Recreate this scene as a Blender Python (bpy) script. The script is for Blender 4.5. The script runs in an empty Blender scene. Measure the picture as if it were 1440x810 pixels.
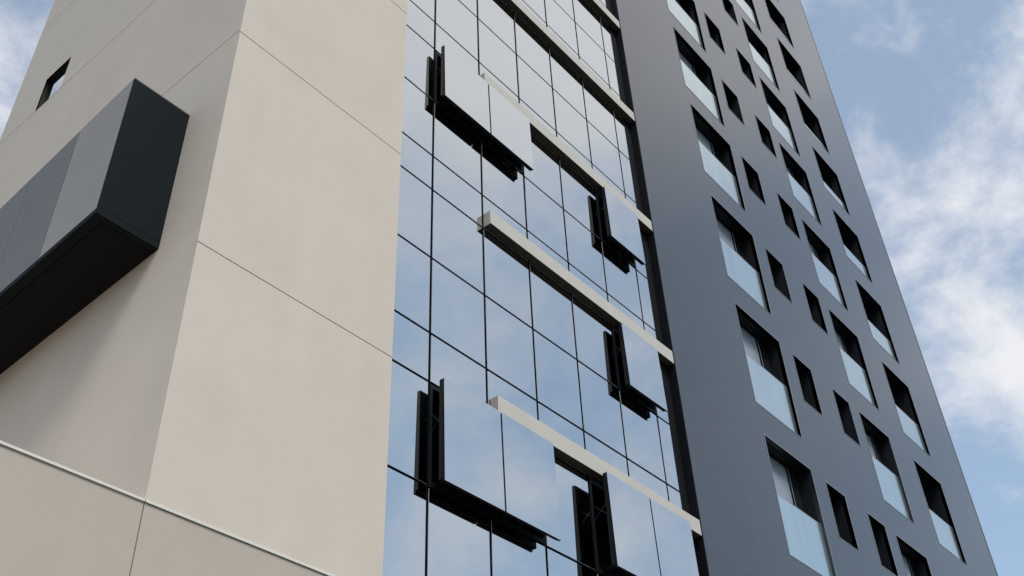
import bpy, bmesh, math, random
from mathutils import Vector, Matrix
from mathutils.geometry import delaunay_2d_cdt
random.seed(7)
S = bpy.context.scene
C = S.collection
U = 7.5            # metres from the lens to the street front; front-plane ratios are multiplied by this
EYE = 1.6

# ------------------------------------------------------------------ camera
cam = bpy.data.cameras.new('camera'); co = bpy.data.objects.new('camera', cam); C.objects.link(co)
R_ = Vector((0.64327208, -0.76480362, -0.03572757)); U_ = Vector((-0.46572527, -0.42790394, 0.7745955)); F_ = Vector((0.60770141, 0.48163643, 0.63144703))
m = Matrix(((R_.x, U_.x, -F_.x, 0), (R_.y, U_.y, -F_.y, 0), (R_.z, U_.z, -F_.z, EYE), (0, 0, 0, 1)))
co.matrix_world = m
cam.sensor_width = 36; cam.lens = 37.283; cam.clip_start = 0.05; cam.clip_end = 20000
S.camera = co
# ------------------------------------------------------------------ light
SUN_EL, SUN_AZ = 54, -109         # degrees; azimuth of the sun counted from +x towards +y
sd = Vector((math.cos(math.radians(SUN_EL))*math.cos(math.radians(SUN_AZ)), math.cos(math.radians(SUN_EL))*math.sin(math.radians(SUN_AZ)), math.sin(math.radians(SUN_EL))))
sun = bpy.data.lights.new('sun', 'SUN'); so = bpy.data.objects.new('sun', sun); C.objects.link(so)
sun.energy = 2.0; sun.angle = math.radians(24); sun.color = (1, .95, .88)
so.rotation_euler = sd.to_track_quat('Z', 'Y').to_euler(); so.location = (0, -20, 60)
S.view_settings.view_transform = 'Standard'; S.view_settings.look = 'None'; S.view_settings.gamma = 1
S.view_settings.exposure = 0.45
S.cycles.caustics_reflective = False; S.cycles.caustics_refractive = False; S.cycles.sample_clamp_indirect = 4
# ------------------------------------------------------------------ sky with broken cloud
W = bpy.data.worlds.new('World'); S.world = W; W.use_nodes = True
nt = W.node_tree; N = nt.nodes; L = nt.links; N.clear()
def nn(t, **k):
    n = N.new(t)
    for a, v in k.items(): setattr(n, a, v)
    return n
def wmath(op, a, b=None):
    n = nn('ShaderNodeMath', operation=op)
    for i, v in enumerate((a, b)):
        if v is None: continue
        if isinstance(v, (int, float)): n.inputs[i].default_value = v
        else: L.new(v, n.inputs[i])
    return n.outputs[0]
tc = nn('ShaderNodeTexCoord')
sep = nn('ShaderNodeSeparateXYZ'); L.new(tc.outputs['Generated'], sep.inputs[0])
no = nn('ShaderNodeTexNoise'); no.inputs['Scale'].default_value = 6.5; no.inputs['Detail'].default_value = 10; no.inputs['Roughness'].default_value = .6; no.inputs['Distortion'].default_value = .18
mpw = nn('ShaderNodeMapping'); mpw.inputs['Scale'].default_value = (1.0, 1.0, 1.35); mpw.inputs['Location'].default_value = (.37, 1.2, .6); L.new(tc.outputs['Generated'], mpw.inputs[0])
L.new(mpw.outputs[0], no.inputs['Vector'])
soft = nn('ShaderNodeMapRange', interpolation_type='SMOOTHSTEP'); L.new(sep.outputs[1], soft.inputs[0])      # towards the sun the cloud is a thin even veil
soft.inputs[1].default_value = -.30; soft.inputs[2].default_value = .02; soft.inputs[3].default_value = .62; soft.inputs[4].default_value = 1.6
cover = wmath('ADD', wmath('MULTIPLY', wmath('SUBTRACT', no.outputs['Fac'], .5), soft.outputs[0]), .5)
# banks of cloud: direction, width, amount
BANKS = [((.808, .122, .576), .062, .28), ((.855, .128, .50), .045, .22), ((.80, .03, .61), .08, -.05), ((.725, .170, .67), .045, .10), ((.723, .024, .69), .05, .02),
         ((.683, .058, .728), .03, .05), ((.167, .652, .74), .09, .32), ((.70, .148, .695), .10, -.05), ((.66, .12, .742), .10, -.08), ((.89, .25, .39), .12, -.10),
         ((.66, -.60, .435), .06, .15), ((.745, -.475, .450), .05, .17), ((.69, -.522, .495), .03, .10), ((.47, -.35, .81), .19, .36), ((.60, -.50, .62), .15, -.02), ((.68, -.48, .55), .30, .0), ((.55, -.22, .805), .12, .26)]
for d, w, a in BANKS:
    v = nn('ShaderNodeVectorMath', operation='DISTANCE'); L.new(tc.outputs['Generated'], v.inputs[0]); v.inputs[1].default_value = Vector(d).normalized()
    e = wmath('MULTIPLY', wmath('EXPONENT', wmath('MULTIPLY', wmath('POWER', wmath('DIVIDE', v.outputs['Value'], w), 2.0), -1.0)), a)
    cover = wmath('ADD', cover, e)
ramp = nn('ShaderNodeValToRGB'); L.new(cover, ramp.inputs[0])
ramp.color_ramp.interpolation = 'EASE'
ramp.color_ramp.elements[0].position = .36; ramp.color_ramp.elements[0].color = (.23, .23, .23, 1)
ramp.color_ramp.elements[1].position = .84; ramp.color_ramp.elements[1].color = (.97, .97, .97, 1)
sky = nn('ShaderNodeTexSky'); sky.sky_type = 'NISHITA'; sky.sun_disc = False
sky.sun_elevation = math.radians(SUN_EL); sky.sun_rotation = math.radians(90 - SUN_AZ)
sky.air_density = 1.0; sky.dust_density = 1.2; sky.ozone_density = 1.4
b1 = nn('ShaderNodeBackground'); b1.inputs[1].default_value = .125; tint = nn('ShaderNodeVectorMath', operation='MULTIPLY'); tint.inputs[1].default_value = (.86, 1.06, 1.06); L.new(sky.outputs[0], tint.inputs[0]); L.new(tint.outputs[0], b1.inputs[0])
b2 = nn('ShaderNodeBackground'); b2.inputs[0].default_value = (.89, .90, .93, 1); b2.inputs[1].default_value = .72
mx = nn('ShaderNodeMixShader'); L.new(ramp.outputs[0], mx.inputs[0]); L.new(b1.outputs[0], mx.inputs[1]); L.new(b2.outputs[0], mx.inputs[2])
wo = nn('ShaderNodeOutputWorld'); L.new(mx.outputs[0], wo.inputs[0])

# ------------------------------------------------------------------ materials
def mat(name, col, rough=.6, metal=0.0, spec=.5, var=0.0, vscale=3.0, bump=0.0, bscale=40.0, streak=0.0, extra=None):
    M = bpy.data.materials.new(name); M.use_nodes = True
    t = M.node_tree; p = t.nodes['Principled BSDF']
    p.inputs['Base Color'].default_value = (*col, 1); p.inputs['Roughness'].default_value = rough
    p.inputs['Metallic'].default_value = metal; p.inputs['Specular IOR Level'].default_value = spec
    tcn = t.nodes.new('ShaderNodeTexCoord'); co_ = tcn.outputs['Object']
    if var:
        a = t.nodes.new('ShaderNodeTexNoise'); a.inputs['Scale'].default_value = vscale; a.inputs['Detail'].default_value = 7; a.inputs['Roughness'].default_value = .62
        t.links.new(co_, a.inputs['Vector']); fac = a.outputs['Fac']
        if streak:
            mp = t.nodes.new('ShaderNodeMapping'); mp.inputs['Scale'].default_value = (2.2, 2.2, .12); t.links.new(co_, mp.inputs[0])
            b = t.nodes.new('ShaderNodeTexNoise'); b.inputs['Scale'].default_value = 1.6; b.inputs['Detail'].default_value = 5
            t.links.new(mp.outputs[0], b.inputs['Vector'])
            mm = t.nodes.new('ShaderNodeMix'); mm.inputs[0].default_value = streak; t.links.new(fac, mm.inputs[2]); t.links.new(b.outputs['Fac'], mm.inputs[3]); fac = mm.outputs[0]
        r = t.nodes.new('ShaderNodeMapRange'); r.inputs[1].default_value = .3; r.inputs[2].default_value = .7; r.inputs[3].default_value = 1-var; r.inputs[4].default_value = 1+var
        t.links.new(fac, r.inputs[0])
        h = t.nodes.new('ShaderNodeVectorMath'); h.operation = 'SCALE'; h.inputs[0].default_value = col; t.links.new(r.outputs[0], h.inputs['Scale'])
        t.links.new(h.outputs[0], p.inputs['Base Color'])
    if bump:
        a = t.nodes.new('ShaderNodeTexNoise'); a.inputs['Scale'].default_value = bscale; a.inputs['Detail'].default_value = 4; t.links.new(co_, a.inputs['Vector'])
        bn = t.nodes.new('ShaderNodeBump'); bn.inputs['Strength'].default_value = bump; bn.inputs['Distance'].default_value = .02; t.links.new(a.outputs['Fac'], bn.inputs['Height'])
        t.links.new(bn.outputs[0], p.inputs['Normal'])
    return M
BEIGE = mat('beige_render', (.592, .508, .428), .8, spec=.25, var=.055, vscale=.8, bump=.06, bscale=30, streak=.2)
PODB = mat('podium_render', (.46, .388, .322), .8, spec=.25, var=.05, vscale=.8, bump=.06, bscale=30, streak=.2)
JOINT = mat('joint_filler', (.36, .315, .265), .9)
FLASH = mat('pale_flashing', (.66, .62, .55), .45, spec=.4)
MIRROR = mat('mirror_glass', (.605, .625, .625), .012, metal=1.0, bump=.006, bscale=.7)
BALU = mat('balustrade_glass', (.53, .61, .615), .18, metal=.85, var=.06, vscale=2.5, streak=.8)
BLACK = mat('black_metal', (.007, .008, .010), .6, spec=.12)
STAY = mat('stay_metal', (.035, .037, .04), .5, metal=.2)
FRAME = mat('dark_frame', (.008, .011, .012), .6, spec=.15)
EDGE = mat('pane_edge_halo', (.78, .80, .82), .3, spec=.5)  # pane sides painted pale as a bright halo beside the joints
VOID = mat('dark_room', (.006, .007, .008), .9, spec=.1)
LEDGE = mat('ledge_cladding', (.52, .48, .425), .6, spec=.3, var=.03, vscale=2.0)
LEDGEU = mat('ledge_underside_shade', (.13, .115, .09), .7, spec=.3, var=.05, vscale=2.0)  # ledge colour darkened: the shade underneath is put into it
GREY = mat('grey_panel', (.024, .029, .034), .2, spec=.88, var=.05, vscale=.35, streak=.5, bump=.01, bscale=2)
# fine sealed panel joints of the grey cladding
t = GREY.node_tree; p = t.nodes['Principled BSDF']; src = p.inputs['Base Color'].links[0].from_socket
tcn = t.nodes.new('ShaderNodeTexCoord'); sp_ = t.nodes.new('ShaderNodeSeparateXYZ'); cb = t.nodes.new('ShaderNodeCombineXYZ'); br = t.nodes.new('ShaderNodeTexBrick')
t.links.new(tcn.outputs['Object'], sp_.inputs[0]); t.links.new(sp_.outputs[0], cb.inputs[0]); t.links.new(sp_.outputs[2], cb.inputs[1])
mp = t.nodes.new('ShaderNodeMapping'); mp.inputs['Location'].default_value = (-2.115*U, -(EYE+1.40*U), 0); t.links.new(cb.outputs[0], mp.inputs[0]); t.links.new(mp.outputs[0], br.inputs['Vector'])
br.offset = 0; br.inputs['Scale'].default_value = 1; br.inputs['Brick Width'].default_value = 2.42; br.inputs['Row Height'].default_value = 3.22; br.inputs['Mortar Size'].default_value = .013; br.inputs['Mortar Smooth'].default_value = .3
br.inputs['Color1'].default_value = (1, 1, 1, 1); br.inputs['Color2'].default_value = (.95, .95, .95, 1); br.inputs['Mortar'].default_value = (.74, .74, .74, 1)
ml = t.nodes.new('ShaderNodeMix'); ml.data_type = 'RGBA'; ml.blend_type = 'MULTIPLY'; ml.inputs[0].default_value = 1
t.links.new(src, ml.inputs[6]); t.links.new(br.outputs['Color'], ml.inputs[7]); t.links.new(ml.outputs[2], p.inputs['Base Color'])
sm = t.nodes.new('ShaderNodeMath'); sm.operation = 'MULTIPLY'; sm.inputs[1].default_value = .90; t.links.new(br.outputs['Color'], sm.inputs[0]); t.links.new(sm.outputs[0], p.inputs['Specular IOR Level'])
TRIM = mat('grey_trim_and_halo', (.30, .31, .32), .4, metal=.3)  # jambs and handrails, also the added halo and highlight strips
REVEAL = mat('black_reveal', (.010, .012, .014), .5, spec=.3)
SASH = mat('grey_sash_glass', (.27, .30, .33), .25, spec=.6, var=.08, vscale=1.5)
DARKGLASS = mat('dark_glass', (.010, .013, .014), .15, spec=.25)
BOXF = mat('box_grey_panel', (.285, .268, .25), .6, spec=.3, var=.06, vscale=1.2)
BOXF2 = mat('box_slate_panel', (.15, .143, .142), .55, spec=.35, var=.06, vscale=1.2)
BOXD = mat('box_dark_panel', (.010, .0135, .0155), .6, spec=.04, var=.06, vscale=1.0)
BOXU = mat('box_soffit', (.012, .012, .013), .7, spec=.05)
ASPH = mat('asphalt', (.055, .055, .056), .9, var=.15, vscale=4, bump=.3, bscale=60)
PAVE = mat('paving', (.16, .155, .145), .85, var=.08, vscale=2, bump=.2, bscale=30)

CLEAR = bpy.data.materials.new('clear_glass'); CLEAR.use_nodes = True; t = CLEAR.node_tree; t.nodes.clear()
o1 = t.nodes.new('ShaderNodeOutputMaterial'); g1 = t.nodes.new('ShaderNodeBsdfGlossy'); t1 = t.nodes.new('ShaderNodeBsdfTransparent'); m1 = t.nodes.new('ShaderNodeMixShader'); f1 = t.nodes.new('ShaderNodeFresnel')
g1.inputs['Roughness'].default_value = .01; t1.inputs[0].default_value = (.95, .97, .97, 1); f1.inputs[0].default_value = 1.35
m1.inputs[0].default_value = .12; t.nodes.remove(f1); t.links.new(t1.outputs[0], m1.inputs[1]); t.links.new(g1.outputs[0], m1.inputs[2]); t.links.new(m1.outputs[0], o1.inputs[0])
# ------------------------------------------------------------------ helpers
def P(x, y, z): return Vector((x*U, y*U, EYE + z*U))
class MB:
    def __init__(s): s.bm = bmesh.new()
    def hexa(s, pts):
        v = [s.bm.verts.new(p) for p in pts]
        for f in ((0, 3, 2, 1), (4, 5, 6, 7), (0, 1, 5, 4), (1, 2, 6, 5), (2, 3, 7, 6), (3, 0, 4, 7)): s.bm.faces.new([v[i] for i in f])
        return s
    def box(s, x0, x1, y0, y1, z0, z1):
        return s.hexa([P(x0, y0, z0), P(x1, y0, z0), P(x1, y1, z0), P(x0, y1, z0), P(x0, y0, z1), P(x1, y0, z1), P(x1, y1, z1), P(x0, y1, z1)])
    def bar(s, a, b, w, t):
        d = (b-a).normalized(); n = d.cross(Vector((0, 1, 0)));  n = n.normalized() if n.length > 1e-4 else Vector((1, 0, 0)); o = d.cross(n)
        n *= w/2; o *= t/2
        return s.hexa([a-n-o, a+n-o, a+n+o, a-n+o, b-n-o, b+n-o, b+n+o, b-n+o])
    def quad(s, *p): s.bm.faces.new([s.bm.verts.new(q) for q in p]); return s
    def build(s, name, material, parent=None, bevel=0.0, smooth=False):
        bmesh.ops.recalc_face_normals(s.bm, faces=s.bm.faces)
        me = bpy.data.meshes.new(name); s.bm.to_mesh(me); s.bm.free()
        o = bpy.data.objects.new(name, me); C.objects.link(o)
        for k in (material if isinstance(material, (list, tuple)) else [material]): me.materials.append(k)
        if parent: o.parent = parent; o.matrix_parent_inverse = parent.matrix_world.inverted()
        if bevel:
            b = o.modifiers.new('bevel', 'BEVEL'); b.width = bevel; b.segments = 2; b.limit_method = 'ANGLE'
        return o
def thing(name, label, cat, loc, group=None):
    o = bpy.data.objects.new(name, None); C.objects.link(o); o.location = loc; bpy.context.view_layer.update()
    o['label'] = label; o['category'] = cat
    if group: o['group'] = group
    return o
def sheet(mb, outer, holes, to3, thick):
    """a wall sheet with real openings: front face with holes, back face and the returns of its outline"""
    pts = [Vector(p) for p in outer]; loops = [list(range(len(outer)))]
    for h in holes:
        loops.append(list(range(len(pts), len(pts)+len(h)))); pts += [Vector(p) for p in h]
    edges = [(l[i], l[(i+1) % len(l)]) for l in loops for i in range(len(l))]
    r = delaunay_2d_cdt(pts, edges, [], 0, 1e-6)
    def inside(p, poly):
        c = False
        for i in range(len(poly)):
            a, b = poly[i], poly[i-1]
            if (a[1] > p[1]) != (b[1] > p[1]) and p[0] < (b[0]-a[0])*(p[1]-a[1])/(b[1]-a[1])+a[0]: c = not c
        return c
    vs = [mb.bm.verts.new(to3(p[0], p[1], 0)) for p in r[0]]
    for f in r[2]:
        c = sum((r[0][i] for i in f), Vector((0, 0)))/len(f)
        if inside(c, outer) and not any(inside(c, h) for h in holes): mb.bm.faces.new([vs[i] for i in f])
    for l in loops:
        for i in range(len(l)):
            a, b = pts[l[i]], pts[l[(i+1) % len(l)]]
            mb.quad(to3(a[0], a[1], 0), to3(b[0], b[1], 0), to3(b[0], b[1], thick), to3(a[0], a[1], thick))
GZ = -EYE/U        # ground height in plane ratios

# ------------------------------------------------------------------ ground
def plane(name, x0, x1, y0, y1, z, m):
    mb = MB(); mb.quad(Vector((x0, y0, z)), Vector((x1, y0, z)), Vector((x1, y1, z)), Vector((x0, y1, z)))
    o = mb.build(name, m); o['kind'] = 'structure'; return o
plane('ground', -6000, 6000, -6000, 6000, -0.16, ASPH)
mb = MB(); a = [Vector((-60, 3.4, -.15)), Vector((80, 3.4, -.15)), Vector((80, 40, -.15)), Vector((-60, 40, -.15))]
mb.hexa(a + [v + Vector((0, 0, .15)) for v in a]); o = mb.build('pavement', PAVE); o['kind'] = 'structure'

# ------------------------------------------------------------------ beige tower
XC, XB, YF, TOP = .575, .9485, 1.96, 4.6
LED = .588
bt = thing('beige_tower', 'tall smooth beige rendered tower with dark projecting box on its shaded side', 'building', P(XC, 1, GZ))
JF = [.981, 1.4425, 1.868, 2.30, 2.73, 3.16, 3.59, 4.02]        # joint heights on the front
JL = [1.449, 1.852, 2.28, 2.71, 3.14, 3.57, 4.00]
g = .0009
mb = MB(); mb.box(XC+.03, XB-.003, 1.004, 1.66, LED+.001, TOP-.004)
for z in JL: mb.box(XC+.0036, XC+.008, 1.0036, YF-.003, z-.003, z+.003)
mb.build('core_wall', JOINT, bt)
wins = [(1.700, 1.803, 1.853, 1.965), (1.700, 1.803, 2.247, 2.359), (1.700, 1.803, 2.65, 2.762)]
mb = MB()
zs = [LED+.0008] + JF + [TOP]
mb2 = MB()
for i in range(len(zs)-1):
    z0, z1 = zs[i]+(g if i else 0), zs[i+1]-g
    sheet(mb, [(XC, z0), (XB, z0), (XB, z1), (XC, z1)], [], lambda x, z, d: P(x, 1+d, z), .0035)
zs = [LED+.0008] + JL + [TOP]
# the side wall: cut the core behind its windows too
o_left = MB()
for i in range(len(zs)-1):
    z0, z1 = zs[i]+(g if i else 0), zs[i+1]-g
    hs = [[(y0, a), (y1, a), (y1, b), (y0, b)] for y0, y1, a, b in wins if a > z0 and b < z1]
    cut = [(y0, y1, a, b) for y0, y1, a, b in wins if not (b < z0 or a > z1)]
    hs = []
    outer = [(1.0035, z0), (YF, z0), (YF, z1), (1.0035, z1)]
    for y0, y1, a, b in cut:
        if a > z0 and b < z1: hs.append([(y0, a), (y1, a), (y1, b), (y0, b)])
    sheet(o_left, outer, hs, lambda y, z, d: P(XC+d, y, z), .0035)
mb.build('front_wall', BEIGE, bt)
o_left.build('side_wall', BEIGE, bt)
for y0, y1, a, b in wins:
    d = .0190
    f = MB()   # reveal: four liners around the opening (the core stands behind: niche built proud of it)
    f.box(XC+.0006, XC+d, y1, y1+.004, a-.004, b+.004); f.box(XC+.0006, XC+d, y0-.004, y0, a-.004, b+.004)
    f.box(XC+.0006, XC+d, y0, y1, b, b+.004); f.box(XC+.0006, XC+d, y0, y1, a-.004, a)
    w = f.build('window', REVEAL, bt)
    MB().box(XC+d+.0005, XC+d+.0015, y0, y1, a, b).build('pane', CLEAR, w)
# the projecting box: slightly splayed, grey panels on its long face
bx = bpy.data.objects.new('projecting_box', None); C.objects.link(bx); bx.location = P(XC, 1.1015, 1.03); bx.parent = bt
bpy.context.view_layer.update(); bx.matrix_parent_inverse = bt.matrix_world.inverted(); bpy.context.view_layer.update()
BX0 = .4725; YN = 1.1015; YE = 1.93
zt = lambda y: 1.315 - .115*(y-YN)
zb = lambda y: 1.028 - .074*(y-YN)
zw = lambda y: 1.0265 - .055*(y-YN)
def slab(mb, y0, y1, x0, x1, tz, bz): mb.hexa([P(x0, y0, bz(y0)), P(x1, y0, bz(y0)), P(x1, y1, bz(y1)), P(x0, y1, bz(y1)), P(x0, y0, tz(y0)), P(x1, y0, tz(y0)), P(x1, y1, tz(y1)), P(x0, y1, tz(y1))])
mb = MB(); e = .0035
mb.hexa([P(BX0+e, YN+e, zb(YN)+e), P(XC+.003, YN+e, zw(YN)+e), P(XC+.003, YE-e, zw(YE)+e), P(BX0+e, YE-e, zb(YE)+e), P(BX0+e, YN+e, zt(YN)-e), P(XC+.003, YN+e, zt(YN)-e), P(XC+.003, YE-e, zt(YE)-e), P(BX0+e, YE-e, zt(YE)-e)])
mb.build('core', BLACK, bx)
ys = [YN, 1.247, 1.384, 1.521, 1.658, 1.795, YE]
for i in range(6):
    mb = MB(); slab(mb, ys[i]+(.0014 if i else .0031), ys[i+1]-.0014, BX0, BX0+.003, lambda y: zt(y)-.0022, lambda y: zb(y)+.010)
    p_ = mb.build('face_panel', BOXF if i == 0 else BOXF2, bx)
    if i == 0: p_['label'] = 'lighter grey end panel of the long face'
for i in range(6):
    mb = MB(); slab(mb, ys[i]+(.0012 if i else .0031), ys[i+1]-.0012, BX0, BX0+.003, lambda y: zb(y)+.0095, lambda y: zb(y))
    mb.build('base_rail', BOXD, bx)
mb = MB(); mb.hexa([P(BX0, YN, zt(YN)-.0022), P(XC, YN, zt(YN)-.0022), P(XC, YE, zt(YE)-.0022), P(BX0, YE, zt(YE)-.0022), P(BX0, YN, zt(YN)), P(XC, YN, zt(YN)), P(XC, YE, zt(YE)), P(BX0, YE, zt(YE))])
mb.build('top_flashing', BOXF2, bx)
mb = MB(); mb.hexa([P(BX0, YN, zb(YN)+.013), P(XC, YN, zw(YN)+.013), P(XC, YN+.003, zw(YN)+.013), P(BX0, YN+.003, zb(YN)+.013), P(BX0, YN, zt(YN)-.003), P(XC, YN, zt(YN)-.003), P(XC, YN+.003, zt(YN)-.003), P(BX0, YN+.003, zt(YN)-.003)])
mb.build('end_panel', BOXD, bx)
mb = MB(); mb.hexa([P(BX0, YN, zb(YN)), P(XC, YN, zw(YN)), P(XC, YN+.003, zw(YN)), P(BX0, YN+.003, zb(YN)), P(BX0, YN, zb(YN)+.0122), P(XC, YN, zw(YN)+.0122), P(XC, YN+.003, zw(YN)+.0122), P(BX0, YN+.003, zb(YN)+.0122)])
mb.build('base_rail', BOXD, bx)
mb = MB()
xi, yi = BX0+.0155, YN+.0125
zz = lambda x, y: zb(y)+(zw(y)-zb(y))*(x-BX0)/(XC-BX0)
def under(x0, x1, y0, y1, lift):
    mb.hexa([P(x0, y0, zz(x0, y0)+lift), P(x1, y0, zz(x1, y0)+lift), P(x1, y1, zz(x1, y1)+lift), P(x0, y1, zz(x0, y1)+lift), P(x0, y0, zz(x0, y0)+lift+.003), P(x1, y0, zz(x1, y0)+lift+.003), P(x1, y1, zz(x1, y1)+lift+.003), P(x0, y1, zz(x0, y1)+lift+.003)])
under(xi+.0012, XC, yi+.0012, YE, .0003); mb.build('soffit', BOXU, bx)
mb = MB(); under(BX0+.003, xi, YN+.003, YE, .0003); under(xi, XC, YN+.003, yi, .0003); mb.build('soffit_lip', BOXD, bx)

# ------------------------------------------------------------------ podium
pd = thing('podium_wall', 'low warm beige podium wall with pale metal coping along its top edge', 'wall', P(.5, 1, GZ))
mb = MB(); mb.box(-.6, XC-.0008, 1.0005, 1.95, GZ+.0005, LED-.003); mb.box(XC+.0008, 1.871, 1.0005, 1.014, GZ+.0005, LED-.003); mb.build('wall', PODB, pd)
mb = MB(); mb.box(XC-.0008, XC+.0008, 1.003, 1.012, GZ+.0005, LED-.003); mb.build('joint', JOINT, pd)
mb = MB(); mb.box(-.605, XC-.0005, .9985, 1.012, LED-.003, LED+.0005); mb.box(XC+.0005, 1.871, .9985, .9998, LED-.003, LED+.0005)
mb.build('coping', FLASH, pd, bevel=.003)

# ------------------------------------------------------------------ glass front
G0 = 1.0185
gt = thing('glass_building', 'mirror glazed curtain wall block between beige and grey towers with beige ledges and opened windows', 'building', P(1.4, G0, GZ))
k = G0
MX = [.9485/k, 1.034, 1.1785, 1.3215, 1.4645, 1.609, 1.7535, 1.8025]
MZ = [.592/k, .787, .977, 1.0765, 1.244, 1.414, 1.505, 1.666, 1.833, 1.926, 2.088, 2.255, 2.351, 2.505, 2.68, 2.775, 2.93, 3.105, 3.20, 3.355]
MX[0] = .9485/k - .004
gx, gz = .025/U, .020/U; TP = .0011        # half joints, pane thickness
PODS = {(1, 7): 0, (2, 7): 0, (5, 7): 1, (5, 4): 2, (1, 1): 3, (2, 1): 3, (4, 1): 4, (5, 1): 4}
# dark carcass behind, left open where the windows stand open
mb = MB()
ox = [MX[0], *MX[1:-1], MX[-1]+.03]
holes = {}
cells = [(i, j) for i in range(7) for j in range(len(MZ)-1) if (i, j) not in PODS]
for i, j in cells:
    mb.box(MX[i]*k, MX[i+1]*k, G0+.0042, G0+.012, MZ[j]*k, MZ[j+1]*k)
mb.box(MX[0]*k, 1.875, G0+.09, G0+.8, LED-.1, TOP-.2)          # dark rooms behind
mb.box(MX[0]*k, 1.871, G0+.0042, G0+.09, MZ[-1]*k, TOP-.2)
mb.build('carcass', VOID, gt)
mb = MB(); mb.box(MX[-1]*k, 1.8725, G0+.003, G0+.02, LED, TOP-.25); mb.build('dark_end_panel', BLACK, gt)
def edged(o):
    for f in o.data.polygons:
        if abs(f.normal.y) < .7: f.material_index = 1
    return o
def topvis(x): return 1.92 + (x-.95)*1.1
far = MB(); nfar = 0
for i in range(7):
    for j in range(len(MZ)-1):
        if (i, j) in PODS: continue
        x0, x1, z0, z1 = MX[i]*k+gx*(i > 0), MX[i+1]*k-gx*(i < 6), MZ[j]*k+gz, MZ[j+1]*k-gz
        tx, tz = random.gauss(0, .00045), random.gauss(0, .00045)     # panes never sit quite true
        w, h = (x1-x0)*U, (z1-z0)*U
        dy = lambda sx, sz: (tx*sx*w/2 + tz*sz*h/2)/U
        pts = [P(x0, G0+dy(-1, -1), z0), P(x1, G0+dy(1, -1), z0), P(x1, G0+TP, z0), P(x0, G0+TP, z0), P(x0, G0+dy(-1, 1), z1), P(x1, G0+dy(1, 1), z1), P(x1, G0+TP, z1), P(x0, G0+TP, z1)]
        if MZ[j] < topvis(MX[i+1]) + .02:
            edged(MB().hexa(pts).build('glass_pane', [MIRROR, EDGE], gt))
        else: far.hexa(pts); nfar += 1
fo = far.build('upper_glazing', MIRROR, gt); fo['kind'] = 'stuff'
# ledges
for j, xl, lab in ((2, 1.208, 'lowest beige ledge'), (5, 1.203, None), (8, 1.1975, None), (11, 1.20, None), (14, 1.20, None)):
    zb_ = MZ[j]*k+.0035
    mb = MB(); mb.box(xl, 1.871, 1.0, G0-.0002, zb_, zb_+.0365)
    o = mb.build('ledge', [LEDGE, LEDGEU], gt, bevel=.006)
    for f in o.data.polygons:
        if f.normal.z < -.5: f.material_index = 1  # underside gets the shaded copy of the cladding colour
# parallel opened windows
PD = [(1, 2, 7, .992), (5, 5, 7, .9918), (5, 5, 4, .9925), (1, 2, 1, .988), (4, 5, 1, .977)]
WL = ['open double window high on the left under a ledge', 'open single window under the second ledge near the grey tower', 'open single window under the middle ledge near the grey tower', 'largest open double window low on the left', 'widest pushed out double window at lower right']
for (i0, i1, j, D), lab in zip(PD, WL):
    x0, x1, z0, z1 = MX[i0]*k, MX[i1+1]*k, MZ[j]*k, MZ[j+1]*k
    z1 -= .003; 
    fr = MB(); t = .0075
    fr.box(x0+.0015, x0+t, G0-.001, G0+.03, z0, z1); fr.box(x1-t, x1-.0015, G0-.001, G0+.03, z0, z1)
    fr.box(x0+t, x1-t, G0-.001, G0+.03, z0+.0015, z0+t+.002); fr.box(x0+t, x1-t, G0-.001, G0+.03, z1-t, z1)
    w = fr.build('open_window', FRAME, gt); w['label'] = lab
    xs = [x0+.001] + [MX[i]*k for i in range(i0+1, i1+1)] + [x1+.0015]
    for a, b in zip(xs[:-1], xs[1:]):
        za_, zb_ = z0-.001, z1-.001; xa, xb = a+gx*.6, b-gx*.6
        ln = MB().hexa([P(xa, D-.0030, za_), P(xb, D-.0030, za_), P(xb, D+.0018, za_), P(xa, D+.0018, za_), P(xa, D, zb_), P(xb, D, zb_), P(xb, D+.0018, zb_), P(xa, D+.0018, zb_)]); ln = edged(ln.build('glass_leaf', [MIRROR, FRAME], w))
        sf = MB()     # sash frame behind the leaf
        q = .0075; y0, y1 = D+.0020, D+.0085
        sf.box(a+.0003, a+.004+q, y0, y1, z0+.003, z1-.003); sf.box(b-.004-q, b-.0003, y0, y1, z0+.003, z1-.003)
        sf.box(a+.004+q, b-.004-q, y0, y1, z0+.003, z0+.003+q); sf.box(a+.004+q, b-.004-q, y0, y1, z1-.003-q, z1-.003)
        sf.box(a+.004+q, b-.004-q, D+.0035, D+.005, z0+.003+q, z1-.003-q)
        sf.build('sash_frame', FRAME, w)
        for xx in (a+.009, b-.009):
            for f0, f1 in ((.55, .72),):
                za, zb2 = z0+(z1-z0)*f0, z0+(z1-z0)*f1
                MB().bar(P(xx, y1, za), P(xx, G0+.004, zb2), .012, .010).build('scissor_stay', STAY, w)
                MB().bar(P(xx+.0025, y1, zb2), P(xx+.0025, G0+.004, za), .012, .010).build('scissor_stay', STAY, w)
        zl = z0+.016
        for f0 in (.2, .5, .8):
            xx = a+(b-a)*f0
            MB().box(xx-.004, xx+.004, y1, G0+.002, zl-.003, zl+.002).build('bracket', FRAME, w)

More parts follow.
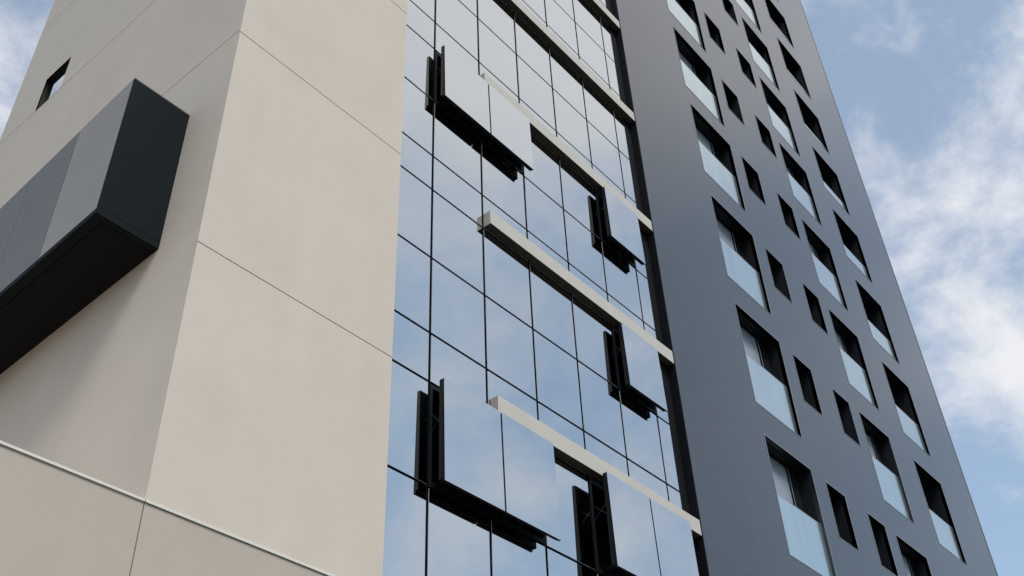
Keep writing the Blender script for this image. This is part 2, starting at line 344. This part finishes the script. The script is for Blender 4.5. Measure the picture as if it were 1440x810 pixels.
# ------------------------------------------------------------------ grey tower
XG, XR, GT, GD = 1.8755, 4.16, 6.4, 1.9
gy = thing('grey_tower', 'tall blue grey panelled tower dotted with black window recesses and pale glass balustrades', 'building', P(3, 1, GZ))
HW = {'W1': [1.438, 1.875, 2.3035, 2.728, 3.141, 3.553, 3.96], 'S1': [1.436, 1.875, 2.305, 2.738, 3.151, 3.566, 3.975], 'S2': [1.439, 1.878, 2.315, 2.745, 3.168, 3.581, 3.99],
      'W3': [1.439, 1.883, 2.313, 2.744, 3.163, 3.563, 3.975, 4.385], 'W4': [1.445, 1.883, 2.311, 2.716, 3.105, 3.484, 3.866, 4.254, 4.645, 5.03]}
xl_ = {'W1': lambda z: 2.320-.0155*z, 'S1': lambda z: 2.676-.0215*z, 'S2': lambda z: 2.955-.0275*z, 'W3': lambda z: 3.157-.0305*z, 'W4': lambda z: 3.592-.0265*z}
WD = {'W1': .260, 'S1': .120, 'S2': .119, 'W3': .237, 'W4': .247}
HT = {'W1': .338, 'S1': .170, 'S2': .166, 'W3': .328, 'W4': .320}
DP = {'W1': .043, 'S1': .052, 'S2': .052, 'W3': .043, 'W4': .078}
BT = {'W1': .162, 'W3': .152, 'W4': .180}
W4H = [.322, .325, .318, .300, .272, .260, .250, .256, .255, .25]      # this column's openings get shorter up the tower
W4B = [.132, .132, .122, .092, .066, .044, .016, .012, .010, .010]
openings = []
for c, zs in HW.items():
    for n, zt_ in enumerate(zs):
        sp = (zs[n+1]-zt_) if n+1 < len(zs) else zt_-zs[n-1]
        s = min(1.0, (sp/.438)**.8) if n > 1 else 1.0
        x0 = xl_[c](zt_)
        if c == 'W4' and n >= 3: x0 = 3.592-.0275*zt_
        h = W4H[n] if c == 'W4' else HT[c]*s
        openings.append((c, n, x0, x0+WD[c], zt_-h, zt_, s))
mb = MB()
sheet(mb, [(XG, GZ), (XR, GZ), (XR, GT), (XG, GT)], [[(x0, a), (x1, a), (x1, b), (x0, b)] for _, _, x0, x1, a, b, _ in openings], lambda x, z, d: P(x, 1+d, z), .012)
mb.box(XG, XG+.003, 1.012, GD, GZ, GT); mb.box(XR-.003, XR, 1.012, GD, GZ, GT); mb.box(XG+.003, XR-.003, GD-.003, GD, GZ, GT); mb.box(XG+.003, XR-.003, 1.012, GD-.003, GT-.003, GT)
mb.build('wall', GREY, gy)
mb = MB(); mb.box(XR-.0035, XR+.001, .9985, 1.0, GZ, GT); mb.build('corner_highlight', TRIM, gy)  # pale strip added to draw an edge highlight down the corner
mb = MB(); mb.box(1.8722, XG-.0002, .9995, 1.03, LED, GT); mb.build('dark_return', BLACK, gy)
ct = {'S1': 'small_window', 'S2': 'small_window', 'W1': 'balcony_window', 'W3': 'balcony_window', 'W4': 'balcony_window'}
for c, n, x0, x1, a, b, s in openings:
    d = DP[c]; t = .003
    f = MB()
    f.box(x0-t, x0, 1.0015, 1+d, a-t, b+t); f.box(x1, x1+t, 1.0015, 1+d, a-t, b+t)
    f.box(x0, x1, 1.0015, 1+d, b, b+t); f.box(x0, x1, 1.0015, 1+d, a-t, a)
    f.box(x0-t, x1+t, 1+d+.004, 1+d+.006, a-t, b+t)
    w = f.build(ct[c], REVEAL, gy)
    e = MB(); q = .0022          # thin pale strip added as a bright halo round the opening
    e.box(x0-q, x0, .9992, 1.0012, a-q, b+q); e.box(x1, x1+q, .9992, 1.0012, a-q, b+q); e.box(x0, x1, .9992, 1.0012, b, b+q); e.box(x0, x1, .9992, 1.0012, a-q, a)
    e.build('edge_halo', TRIM, w)
    if c[0] == 'S':
        MB().box(x0, x1, 1+d, 1+d+.003, a, b).build('pane', DARKGLASS, w)
        continue
    xm = x0 + (x1-x0)*.735
    lm = c != 'W4'
    MB().box(x0, xm, 1+d, 1+d+.003, a, b).build('pane', SASH if lm else DARKGLASS, w)
    MB().box(xm+.010, x1, 1+d+.001, 1+d+.003, a, b).build('pane', DARKGLASS, w)
    fr = MB(); fr.box(xm, xm+.004, 1+d-.004, 1+d+.001, a, b); fr.box(x0, xm, 1+d-.003, 1+d-.0002, b-.004, b); fr.build('sash_frame', BLACK, w)
    if lm: MB().box(xm+.0045, xm+.0095, 1+d-.003, 1+d+.001, a, b).build('jamb', TRIM, w)
    zt_ = b-BT[c]*s if c != 'W4' else (a+W4B[n])*1.009
    MB().box(x0+.0005, x1-.0005, 1.0085, 1.0105, a+.006, zt_-.002).build('balustrade', BALU, w)
    MB().box(x0+.0005, x1-.0005, 1.0082, 1.0108, zt_-.0018, zt_+.0003).build('handrail', TRIM, w)
